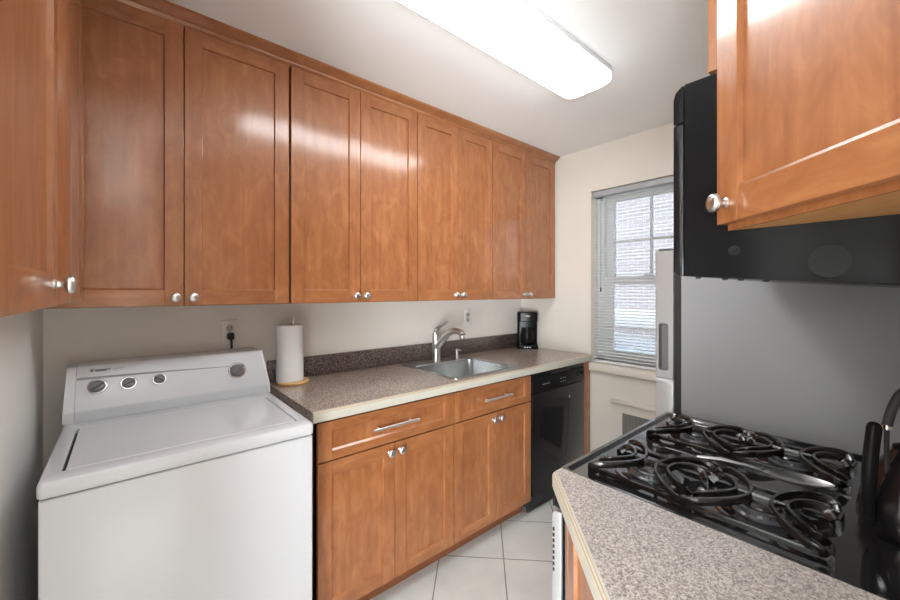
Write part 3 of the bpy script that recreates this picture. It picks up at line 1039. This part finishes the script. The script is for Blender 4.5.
for (x, s, r_, ang) in ((-0.076, 0.532, 0.029, 35), (0.0119, 0.526, 0.026, 25), (0.1054, 0.534, 0.0235, -30), (0.3789, 0.513, 0.036, 40)):
    p = cpt(x, SL * s)
    km = Matrix.Translation(p) @ fm
    b = BM()
    lathe(b, [(r_, 0.0), (r_, 0.003), (r_ * 0.95, 0.006), (r_ * 0.92, 0.0065), (r_ * 0.89, 0.004), (0, 0.004)], mtx=km, mis=[0] * 5)
    dk = obj('dial_skirt', b, M['chrome'], cs)
    b = BM()
    lathe(b, [(r_ * 0.80, 0.004), (r_ * 0.72, 0.014), (r_ * 0.60, 0.017), (0, 0.0175)], mtx=km)
    t = bmesh.new()
    loft(t, [[(-r_ * .78, -r_ * .2, 0.016), (r_ * .78, -r_ * .2, 0.016), (r_ * .78, r_ * .2, 0.016), (-r_ * .78, r_ * .2, 0.016)],
             [(-r_ * .72, -r_ * .13, 0.028), (r_ * .72, -r_ * .13, 0.028), (r_ * .72, r_ * .13, 0.028), (-r_ * .72, r_ * .13, 0.028)]])
    t.transform(km @ Matrix.Rotation(R(ang), 4, 'Z'))
    merge(b, t, 0)
    obj('dial', b, M['dial'], cs)
    # printed scale around and legend below the dial (too small to read)
    b = BM()
    for k in range(9):
        a = R(-30 + k * 30)
        q = p + Vector((math.cos(a) * r_ * 1.28, 0, 0)) + sl * (math.sin(a) * r_ * 1.28)
        t = bmesh.new(); box(t, -0.002, 0.002, -0.0007, 0.0007, -0.0002, 0.0003)
        t.transform(Matrix.Translation(q) @ fm @ Matrix.Rotation(a, 4, 'Z')); merge(b, t, 0)
    lathe(b, [(r_ * 1.27, -0.0002), (r_ * 1.27, 0.0003), (r_ * 1.285, 0.0003), (r_ * 1.285, -0.0002)], mtx=km, cap0=False, cap1=False, seg=40)
    obj('dial_scale', b, M['greyl'], cs)
    if x < 0.3:
        b = BM()
        for k in range(7):
            q = p + Vector(((k - 3) * 0.0072, 0, 0)) - sl * (r_ * 1.62)
            t = bmesh.new(); box(t, -0.0028, 0.0028, -0.0013, 0.0013, -0.0002, 0.0003)
            t.transform(Matrix.Translation(q) @ fm); merge(b, t, 0)
        obj('dial_legend', b, M['greyl'], cs)
for dx in (0.03, 0.64):
    for yy in (1.40, 2.0):
        b = BM(); cyl(b, (wx0 + dx, yy, 0), (wx0 + dx, yy, 0.022), 0.02); obj('foot', b, M['blackm'], ws)

# ------------------------------------------------------------ ceiling light
cl = thing('ceiling_light', 'long white fluorescent ceiling light, switched on', 'ceiling light', (1.15, 0.97, ZC))
b = BM(); loft(b, [rrect(0.527, 1.778, 0.867, 1.125, 0.058, ZC - 0.0005, 8), rrect(0.527, 1.778, 0.867, 1.125, 0.058, ZC - 0.022, 8)]); obj('base', b, M['enamel2'], cl)
b = BM(); loft(b, [rrect(0.53, 1.775, 0.870, 1.122, 0.055, ZC - 0.0225, 8), rrect(0.53, 1.775, 0.870, 1.122, 0.055, ZC - 0.0465, 8)])
obj('diffuser_side', b, M['diffs'], cl)
b = BM()
lx0, lx1, ly0, ly1 = 0.53, 1.775, 0.870, 1.122
lps = []
for ins, zz, rr in ((0.0, ZC - 0.047, 0.055), (0.006, ZC - 0.053, 0.052), (0.018, ZC - 0.062, 0.045), (0.04, ZC - 0.067, 0.035)):
    lps.append(rrect(lx0 + ins, lx1 - ins, ly0 + ins, ly1 - ins, rr, zz, 8))
loft(b, lps)
obj('diffuser', b, M['diff'], cl)

# ------------------------------------------------------------ angled counter and cabinet by the stove
cc = thing('countertop', 'angled speckled countertop with striped cream edge beside the stove', 'countertop', (0.6, 0.2, 0.872))
A = (0.842, 0.580)
dl = 0.580 - YS - 0.002
B_ = (A[0] - dl, A[1] - dl)
q = 0.7071
b = BM()
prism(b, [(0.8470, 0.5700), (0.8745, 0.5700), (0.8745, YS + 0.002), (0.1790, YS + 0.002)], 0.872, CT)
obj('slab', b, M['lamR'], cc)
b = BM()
edge_band(b, [B_, (A[0] - 0.006, A[1] - 0.006), A, (0.849, 0.5815), (0.8745, 0.5815)],
          [(-q, q), (-q, q), (-0.45, 0.9), (-0.1, 1.0), (0, 1)])
obj('edge_band', b, [M['cream'], M['tan']], cc)

# local frames looking along (-1, +1)
ROT = R(225)
P0 = (0.868, 0.560)
dc = thing('base_cabinet', 'angled maple base cabinet under the counter beside the stove', 'cabinet', (P0[0], P0[1], 0), ROT)
ln = (P0[1] - YS - 0.004) * 1.41421
b = BM()
prism(b, [(0.872, 0.530), (0.872, YS + 0.004), (0.25, YS + 0.004), (0.25, YS + 0.008 - 0.002), (0.8585, 0.5445)][:3] + [(0.232, YS + 0.004), (0.862, 0.536)], 0.09, 0.871)
obj('carcass', b, M['woodv'], dc)
b = BM(); box(b, 0.003, 0.030, 0.0, 0.02, 0.093, 0.868, bev=0.0015); obj('stile', b, M['woodv'], dc, local=True)
shaker(dc, 'door', 0.034, 0.455, 0.093, 0.866, 0.0, kn=(0.43, 0.80))
shaker(dc, 'door', 0.458, ln - 0.06, 0.093, 0.866, 0.0, kn=(0.484, 0.80))
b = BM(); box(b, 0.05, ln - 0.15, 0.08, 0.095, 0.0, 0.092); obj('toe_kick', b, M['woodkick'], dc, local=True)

# angled wall cabinet
P1 = (0.8555, 0.2235)
wc = thing('wall_cabinet', 'angled maple wall cabinet at upper right, closest to the viewer', 'cabinet', (P1[0], P1[1], 1.492), ROT)
ln = (P1[1] - YS - 0.004) * 1.41421
b = BM()
pa, pb_ = (0.868, 0.202), (0.868, YS + 0.003)
pc_ = (0.868 - (0.202 - YS - 0.003), YS + 0.003)
prism(b, [pa, pb_, pc_], 1.503, UT)
obj('carcass', b, M['woodv'], wc)
# underside: front rail, side rail, sunk bottom board
b = BM()
k = 0.019 * 1.4142
prism(b, [pa, (pa[0], pa[1] - k), (pc_[0] + k, pc_[1]), pc_], 1.4925, 1.5028)
obj('bottom_rail', b, M['woodin'], wc)
b = BM()
k0, k1 = 0.0045 * 1.4142, 0.0003
prism(b, [(pa[0] - 0.0005, pa[1] + k0), (pa[0] - 0.0005, pa[1] + k1), (pc_[0] - k1, pc_[1]), (pc_[0] - k0, pc_[1])], 1.4922, 1.52)
obj('face_frame', b, M['woodv'], wc)
b = BM()
k += 0.0016
prism(b, [(pa[0], pa[1] - k), pb_, (pc_[0] + k, pc_[1])], 1.4925, 1.5028)
obj('bottom_board', b, M['woodin'], wc)
shaker(wc, 'door', 0.0, ln, 1.5035 - 1.492, UT - 1.494, 0.0, kn=(0.028, 0.048))

# cabinet above the microwave (front looks along +Y)
mc = thing('wall_cabinet', 'maple wall cabinet directly above the black microwave', 'cabinet', (1.612, YS + 0.002, 1.806), R(180))
b = BM(); box(b, 0.872, 1.612, YS + 0.002, 0.222, 1.806, UT, bev=0.001); obj('carcass', b, M['woodv'], mc)
yl = -(0.243 - (YS + 0.002))
shaker(mc, 'door', 0.002, 0.369, 0.003, UT - 1.808, yl, kn=(0.342, 0.04))
shaker(mc, 'door', 0.372, 0.739, 0.003, UT - 1.808, yl, kn=(0.398, 0.04))

# ------------------------------------------------------------ microwave
mw = thing('microwave_oven', 'black over-the-range microwave oven under the wall cabinet', 'microwave', (1.24, 0.1, 1.41))
mx0, mx1 = 0.872, 1.612
MWB = [(0.284, 1.4095), (0.284, 1.802), (YS + 0.003, 1.802), (YS + 0.003, 1.381)]
b = BM(); prism(b, MWB, mx0, mx1, axis=0, bev=0.002); body = obj('body', b, M['blacks'], mw)
b = BM()
prism(b, [(0.2855, 1.4105), (0.296, 1.4105), (0.3045, 1.419), (0.3045, 1.722), (0.2855, 1.722)], mx0 + 0.0, mx0 + 0.56, axis=0, bev=0.002)
dr = obj('door', b, M['black'], mw)
b = BM(); box(b, mx0 + 0.06, mx0 + 0.44, 0.3035, 0.3055, 1.47, 1.67, bev=0.001); obj('door_window', b, M['blackm'], dr)
b = BM(); tube(b, smooth_path([(mx0 + 0.51, 0.298, 1.46), (mx0 + 0.51, 0.33, 1.48), (mx0 + 0.51, 0.33, 1.66), (mx0 + 0.51, 0.298, 1.68)], 6), 0.009, 12); obj('handle', b, M['blacks'], dr)
b = BM(); prism(b, [(0.2855, 1.4105), (0.296, 1.4105), (0.3045, 1.419), (0.3045, 1.722), (0.2855, 1.722)], mx0 + 0.564, mx1, axis=0, bev=0.002); cp = obj('control_panel', b, M['black'], mw)
b = BM()
for i in range(3):
    for j in range(4):
        box(b, mx0 + 0.60 + i * 0.04, mx0 + 0.63 + i * 0.04, 0.304, 0.3055, 1.45 + j * 0.045, 1.48 + j * 0.045, bev=0.0005)
obj('buttons', b, M['blackm'], cp)
b = BM()
prism(b, [(0.2855, 1.7255), (0.3045, 1.7255), (0.3045, 1.775), (0.3005, 1.790), (0.290, 1.799), (0.2855, 1.801)], mx0, mx1, axis=0, bev=0.0015)
gv = obj('vent_grille', b, M['blacks'], mw)
b = BM()
for k in range(5):
    box(b, mx0 + 0.05, mx1 - 0.05, 0.3040, 0.3052, 1.735 + k * 0.009, 1.739 + k * 0.009)
obj('vent_slots', b, M['gap'], gv)
b = BM(); lathe(b, [(0.0095, 0), (0.0095, 0.0008), (0.0075, 0.001), (0.006, 0.0004), (0.0, 0.0006)], mtx=face_mtx((mx0, 0.2, 1.4555), (-1, 0, 0)), seg=20); obj('screw', b, M['smudge'], body)
b = BM(); lathe(b, [(0.026, 0), (0.0258, 0.0004), (0.0, 0.0004)], mtx=face_mtx((mx0, 0.072, 1.4275), (-1, 0, 0)), seg=32); obj('round_sticker', b, M['smudge'], body)
for yy in (0.262, 0.217, 0.192, 0.155):
    b = BM(); lathe(b, [(0.005, 0.0), (0.0045, 0.003), (0, 0.004)], mtx=face_mtx((mx0 + 0.012, yy, 1.4085 - (0.278 - yy) * 0.0752), (0, 0, -1)), seg=10); obj('bottom_screw', b, M['blacks'], body)

# ------------------------------------------------------------ refrigerator
fr = thing('refrigerator', 'silver and grey refrigerator beside the stove', 'refrigerator', (1.98, 0.2, 0))
rx0, rx1 = 1.642, 2.32
b = BM(); box(b, rx0, rx1, YS + 0.004, 0.546, 0.03, 1.525, bev=0.004); obj('cabinet', b, M['fridge'], fr)
b = BM(); box(b, rx0 + 0.006, rx1 - 0.006, 0.546, 0.571, 0.10, 1.52); obj('door_seal', b, M['blackm'], fr)
HY0, HY1, HZ0, HZ1 = 0.591, 0.6275, 1.062, 1.250


def fdoor(z0, z1, pocket):
    b = BM()
    y0, y1 = 0.571, 0.641
    if pocket:
        # side skin with a sunk grip
        t = bmesh.new()
        outer = [(rx0, y0 + 0.003, z0 + 0.003), (rx0, y1 - 0.006, z0 + 0.003), (rx0, y1 - 0.006, z1 - 0.003), (rx0, y0 + 0.003, z1 - 0.003)]
        g0, g1, g2, g3 = HY0, HY1, HZ0, HZ1
        ring = rrect(g0, g1, g2, g3, 0.010, 0, 5)
        ring = [(rx0, p[0], p[1]) for p in ring]
        deep = [(rx0 + 0.022, 0.5 * (g0 + g1) + (p[1] - 0.5 * (g0 + g1)) * 0.8, 0.5 * (g2 + g3) + (p[2] - 0.5 * (g2 + g3)) * 0.94) for p in ring]
        loft(b, [ring, deep], 1, False, True)
        ov = [t.verts.new(p) for p in outer]
        rv = [t.verts.new(p) for p in ring]
        oe = [t.edges.new((ov[i], ov[(i + 1) % 4])) for i in range(4)]
        re = [t.edges.new((rv[i], rv[(i + 1) % len(rv)])) for i in range(len(rv))]
        bmesh.ops.triangle_fill(t, use_beauty=True, use_dissolve=False, edges=oe + re)
        merge(b, t, 0)
        # remaining faces
        xo = rx0
        lp0 = [(xo, y0 + 0.003, z0 + 0.003), (xo, y1 - 0.006, z0 + 0.003), (xo, y1 - 0.006, z1 - 0.003), (xo, y0 + 0.003, z1 - 0.003)]
        lp1 = [(xo + 0.005, y0, z0), (xo + 0.005, y1, z0), (xo + 0.005, y1, z1), (xo + 0.005, y0, z1)]
        lp2 = [(rx1, y0, z0), (rx1, y1, z0), (rx1, y1, z1), (rx1, y0, z1)]
        loft(b, [lp0, lp1, lp2], 0, False, True)
    else:
        box(b, rx0, rx1, y0, y1, z0, z1, 0, 0.005, 3)
    return b


M['grip'] = mat('grey_grip', (0.22, 0.22, 0.225), 0.4, 0.3)
b = fdoor(1.030, 1.541, True); up = obj('upper_door', b, [M['silver'], M['grip']], fr)
b = fdoor(0.09, 1.018, False); obj('lower_door', b, M['silver'], fr)
b = BM(); box(b, rx0 + 0.001, rx1, 0.573, 0.638, 1.0185, 1.0295); obj('door_trim', b, M['enamel2'], fr)
b = BM(); box(b, rx0 + 0.004, rx0 + 0.09, 0.582, 0.63, 1.541, 1.549, bev=0.003); obj('hinge_cover', b, M['dgrey'], up)
for xx in (rx0 + 0.05, rx1 - 0.05):
    for yy in (0.0, 0.5):
        b = BM(); cyl(b, (xx, yy, 0), (xx, yy, 0.032), 0.02); obj('foot', b, M['blackm'], fr)
b = BM(); box(b, rx0 + 0.01, rx1 - 0.01, 0.55, 0.565, 0.02, 0.088); obj('toe_grille', b, M['dgrey'], fr)

# ------------------------------------------------------------ stove
st = thing('gas_stove', 'black four-burner gas stove beside the angled counter', 'stove', (1.245, 0.25, 0))
gx0, gx1, gy0, gy1 = 0.8775, 1.616, YS + 0.004, 0.586
RZ = 0.9085
b = BM(); box(b, gx0 + 0.003, gx1 - 0.003, gy0, 0.575, 0.03, 0.882); obj('body', b, M['blacks'], st)
b = BM()
DZ = 0.899
loft(b, [rrect(gx0, gx1, gy0, gy1, 0.012, 0.878), rrect(gx0, gx1, gy0, gy1, 0.012, RZ - 0.003), rrect(gx0 + 0.002, gx1 - 0.002, gy0 + 0.002, gy1 - 0.002, 0.012, RZ),
         rrect(gx0 + 0.012, gx1 - 0.012, gy0 + 0.012, gy1 - 0.012, 0.014, RZ), rrect(gx0 + 0.020, gx1 - 0.020, gy0 + 0.020, gy1 - 0.020, 0.018, DZ)])
obj('cooktop', b, M['hob'], st)
BX, BY = (1.047, 1.412), (0.419, 0.192)
for bx_ in BX:
    for by_ in BY:
        b = BM()
        lathe(b, [(0.088, DZ + 0.0003), (0.084, DZ + 0.0035), (0.078, DZ + 0.004), (0.072, DZ + 0.0018), (0.05, DZ + 0.001)], c=(bx_, by_, 0), cap0=False, cap1=False, seg=40)
        obj('burner_well', b, M['hob'], st)
        b = BM()
        lathe(b, [(0.050, DZ), (0.050, DZ + 0.004), (0.044, DZ + 0.007), (0.041, DZ + 0.013), (0.042, DZ + 0.016), (0.038, DZ + 0.018)], c=(bx_, by_, 0), cap1=True, seg=36)
        for k in range(24):
            a = 2 * math.pi * k / 24
            t = bmesh.new(); box(t, 0.0395, 0.0435, -0.002, 0.002, DZ + 0.007, DZ + 0.0165)
            t.transform(Matrix.Translation((bx_, by_, 0)) @ Matrix.Rotation(a, 4, 'Z')); merge(b, t, 0)
        bb = obj('burner', b, M['dgrey'], st)
        b = BM()
        lathe(b, [(0.036, DZ + 0.018), (0.037, DZ + 0.021), (0.034, DZ + 0.0245), (0.02, DZ + 0.0265), (0, DZ + 0.027)], c=(bx_, by_, 0), seg=36)
        obj('cap', b, M['iron'], bb)
# grates: bow-shaped iron loops back to back over each burner
GT = 0.9385                      # top of the bars
SEC = [(-0.0038, -0.016), (0.0038, -0.016), (0.0042, -0.003), (0.0026, 0.0), (-0.0026, 0.0), (-0.0042, -0.003)]
for bx_ in BX:
    b = BM()
    for by_ in BY:
        pts = [(bx_, by_ - 0.022, GT), (bx_, by_ + 0.022, GT)]
        sweep(b, pts, SEC)
        for sx_ in (-1, 1):      # low side rail between the feet
            sweep(b, [(bx_ + sx_ * 0.103, by_ - 0.116, DZ + 0.0165), (bx_ + sx_ * 0.103, by_ + 0.116, DZ + 0.0165)], [(a_, c_ * 0.7) for a_, c_ in SEC])
        for sg in (-1, 1):
            for sx_ in (-1, 1):
                # outer horn, flares out then falls to the deck
                h = [(0, 0.018, 0), (0.032, 0.024, 0.001), (0.066, 0.040, 0.002), (0.096, 0.064, 0.001), (0.114, 0.090, -0.003), (0.115, 0.109, -0.011), (0.103, 0.115, -0.0225)]
                pts = smooth_path([(bx_ + sx_ * p[0], by_ + sg * p[1], GT + p[2]) for p in h], 6)
                sweep(b, pts, SEC)
                # inner horn
                h = [(0, 0.044, 0), (0.020, 0.048, 0.001), (0.044, 0.062, 0.001), (0.062, 0.082, -0.002), (0.066, 0.101, -0.010), (0.056, 0.1135, -0.0225)]
                pts = smooth_path([(bx_ + sx_ * p[0], by_ + sg * p[1], GT + p[2]) for p in h], 6)
                sweep(b, pts, SEC)
            # short foot tying each inner horn to its outer horn
            for sx_ in (-1, 1):
                sweep(b, smooth_path([(bx_ + sx_ * 0.056, by_ + sg * 0.1135, DZ + 0.0165), (bx_ + sx_ * 0.08, by_ + sg * 0.1155, DZ + 0.0165), (bx_ + sx_ * 0.103, by_ + sg * 0.116, DZ + 0.0165)], 4), SEC)
            # bridge between outer and inner horn
            sweep(b, [(bx_, by_ + sg * 0.018, GT - 0.001), (bx_, by_ + sg * 0.046, GT - 0.001)], SEC)
    obj('grate', b, M['iron'], st)
# front
b = BM(); prism(b, [(0.575, 0.80), (0.606, 0.80), (0.603, 0.862), (0.588, 0.8775), (0.575, 0.8775)], gx0 + 0.002, gx1 - 0.002, axis=0, bev=0.003)
fp = obj('control_panel', b, M['black'], st)
for k in range(5):
    xx = gx0 + 0.1 + k * 0.135
    b = BM(); lathe(b, [(0.021, 0), (0.02, 0.004), (0.016, 0.006), (0.015, 0.022), (0.0, 0.023)], mtx=face_mtx((xx, 0.6045, 0.833), (0, 1, 0)), seg=24)
    obj('control_knob', b, M['blacks'], fp)
b = BM()
prism(b, [(0.5775, 0.17), (0.606, 0.17), (0.606, 0.778), (0.601, 0.788), (0.592, 0.791), (0.5775, 0.791)], gx0 + 0.001, gx1 - 0.001, axis=0, bev=0.002)
od = obj('oven_door', b, M['silver'], st)
b = BM()
for k in range(8):
    zz = 0.735 - k * 0.0155
    box(b, gx0 + 0.0002, gx0 + 0.004, 0.598, 0.6035, zz, zz + 0.0095)
obj('door_vents', b, M['gap'], od)
b = BM(); box(b, gx0 + 0.1, gx1 - 0.1, 0.6055, 0.6075, 0.33, 0.64); obj('oven_window', b, M['black'], od)
b = BM()
cyl(b, (gx0 + 0.07, 0.624, 0.755), (gx1 - 0.07, 0.624, 0.755), 0.009)
for xx in (gx0 + 0.09, gx1 - 0.09):
    cyl(b, (xx, 0.606, 0.755), (xx, 0.624, 0.755), 0.007)
obj('oven_handle', b, M['nickel'], od)
b = BM(); box(b, gx0 + 0.001, gx1 - 0.001, 0.5775, 0.604, 0.045, 0.165, bev=0.003); obj('storage_drawer', b, M['blacks'], st)
for xx in (gx0 + 0.05, gx1 - 0.05):
    for yy in (0.0, 0.52):
        b = BM(); cyl(b, (xx, yy, 0), (xx, yy, 0.032), 0.018); obj('foot', b, M['blackm'], st)

# ------------------------------------------------------------ spoon on the grate
sp = thing('serving_spoon', 'long stainless serving spoon lying across the stove grate', 'spoon', (1.17, 0.2, 0.945))
sa, sb = Vector((1.142, 0.342, 0.9425)), Vector((1.186, 0.090, 0.9415))
d = (sb - sa).normalized()
sd_ = Vector((-d.y, d.x, 0)).normalized()
b = BM()
hw = [(0.0, 0.005), (0.015, 0.0095), (0.05, 0.0095), (0.10, 0.007), (0.125, 0.0058), (0.142, 0.007)]
loops = []
for s, w_ in hw:
    p = sa + d * s + Vector((0, 0, 0.004 + 0.008 * math.sin(s / 0.145 * math.pi)))
    loops.append([p + sd_ * w_, p + sd_ * w_ * 0.5 + Vector((0, 0, 0.0016)), p - sd_ * w_ * 0.5 + Vector((0, 0, 0.0016)), p - sd_ * w_, p - sd_ * w_ * 0.5 - Vector((0, 0, 0.001)), p + sd_ * w_ * 0.5 - Vector((0, 0, 0.001))])
loft(b, loops)
obj('handle', b, M['spoon'], sp)
b = BM()
L0 = (sb - sa).length
for sgn in (1,):
    rows = []
    for i in range(13):
        f = i / 12
        s = 0.137 + (L0 - 0.137) * f
        w_ = 0.030 * math.sin(math.pi * min(0.999, f * 0.93 + 0.05)) ** 0.62
        rows.append((s, w_, f))
    top = []
    for s, w_, f in rows:
        row = []
        for j in range(9):
            u = -1 + j / 4
            dep = 0.011 * (1 - u * u) * math.sin(math.pi * f) ** 0.7
            row.append(sa + d * s + sd_ * (w_ * u) + Vector((0, 0, 0.0055 - dep + 0.0015 * f + 0.003)))
        bot = [p - Vector((0, 0, 0.0012)) for p in row[::-1]]
        top.append(row + bot)
    loft(b, top)
obj('bowl', b, M['spoon'], sp)

# ------------------------------------------------------------ kettle at the back of the stove
kx, ky, kz = 1.180, -0.015, DZ
kt = thing('kettle', 'black kettle with tall side grip at the back of the stove', 'kettle', (kx, ky, kz))
b = BM()
lathe(b, [(0.062, 0.0), (0.070, 0.004), (0.0735, 0.018), (0.073, 0.035), (0.068, 0.065), (0.058, 0.098), (0.044, 0.130), (0.030, 0.155), (0.024, 0.166), (0.0, 0.168)], c=(kx, ky, kz), seg=48)
obj('body', b, M['black'], kt)
b = BM(); lathe(b, [(0.024, 0.165), (0.023, 0.172), (0.010, 0.178), (0.007, 0.186), (0.012, 0.192), (0.010, 0.20), (0.0, 0.203)], c=(kx, ky, kz), seg=28)
obj('lid', b, M['blacks'], kt)
lv = Vector((-0.761, 0.6486, 0))
K = Vector((kx, ky, kz))


def kp(o_, z_):
    return K + lv * o_ + Vector((0, 0, z_))


b = BM()
pts = smooth_path([kp(0.050, 0.014), kp(0.068, 0.020), kp(0.079, 0.042), kp(0.081, 0.09), kp(0.077, 0.155), kp(0.070, 0.21), kp(0.068, 0.222)], 7)
n = len(pts)
tube(b, pts, 0.0115, 14, scale=[min(0.45 + 0.55 * min(1, max(0, (i / n - 0.12) * 3)), max(0.12, math.sqrt(max(0.0, 1 - max(0.0, 1 - (pts[-1] - pts[i]).length / 0.0115) ** 2)))) for i in range(n)])
obj('side_grip', b, M['blacks'], kt)
b = BM()
tube(b, [kp(0.044, 0.122), kp(0.046, 0.16), kp(0.045, 0.212)], 0.0038, 10)
pts = smooth_path([kp(0.045, 0.214), kp(0.036, 0.244), kp(0.022, 0.272), kp(0.010, 0.282), kp(0.0, 0.284)], 6)
n = len(pts)
pts2 = [kp(-(Vector(p) - K).dot(lv), p.z - kz) for p in pts[::-1]][1:]
tube(b, pts + pts2, 0.0078, 12)
tube(b, [kp(-0.045, 0.212), kp(-0.046, 0.16), kp(-0.044, 0.122)], 0.0038, 10)
obj('bail_handle', b, M['blackm'], kt)
b = BM()
for s in (1, -1):
    cyl(b, kp(0.045 * s, 0.208), kp(0.045 * s, 0.216), 0.0075, seg=16)
obj('ferrules', b, M['chrome'], kt)
b = BM()
sv = Vector((0.95, -0.30, 0)).normalized()
tube(b, [K + sv * 0.045 + Vector((0, 0, 0.10)), K + sv * 0.09 + Vector((0, 0, 0.125)), K + sv * 0.11 + Vector((0, 0, 0.15))], 0.014, 14, scale=[1.2, 0.9, 0.7])
obj('spout', b, M['black'], kt)
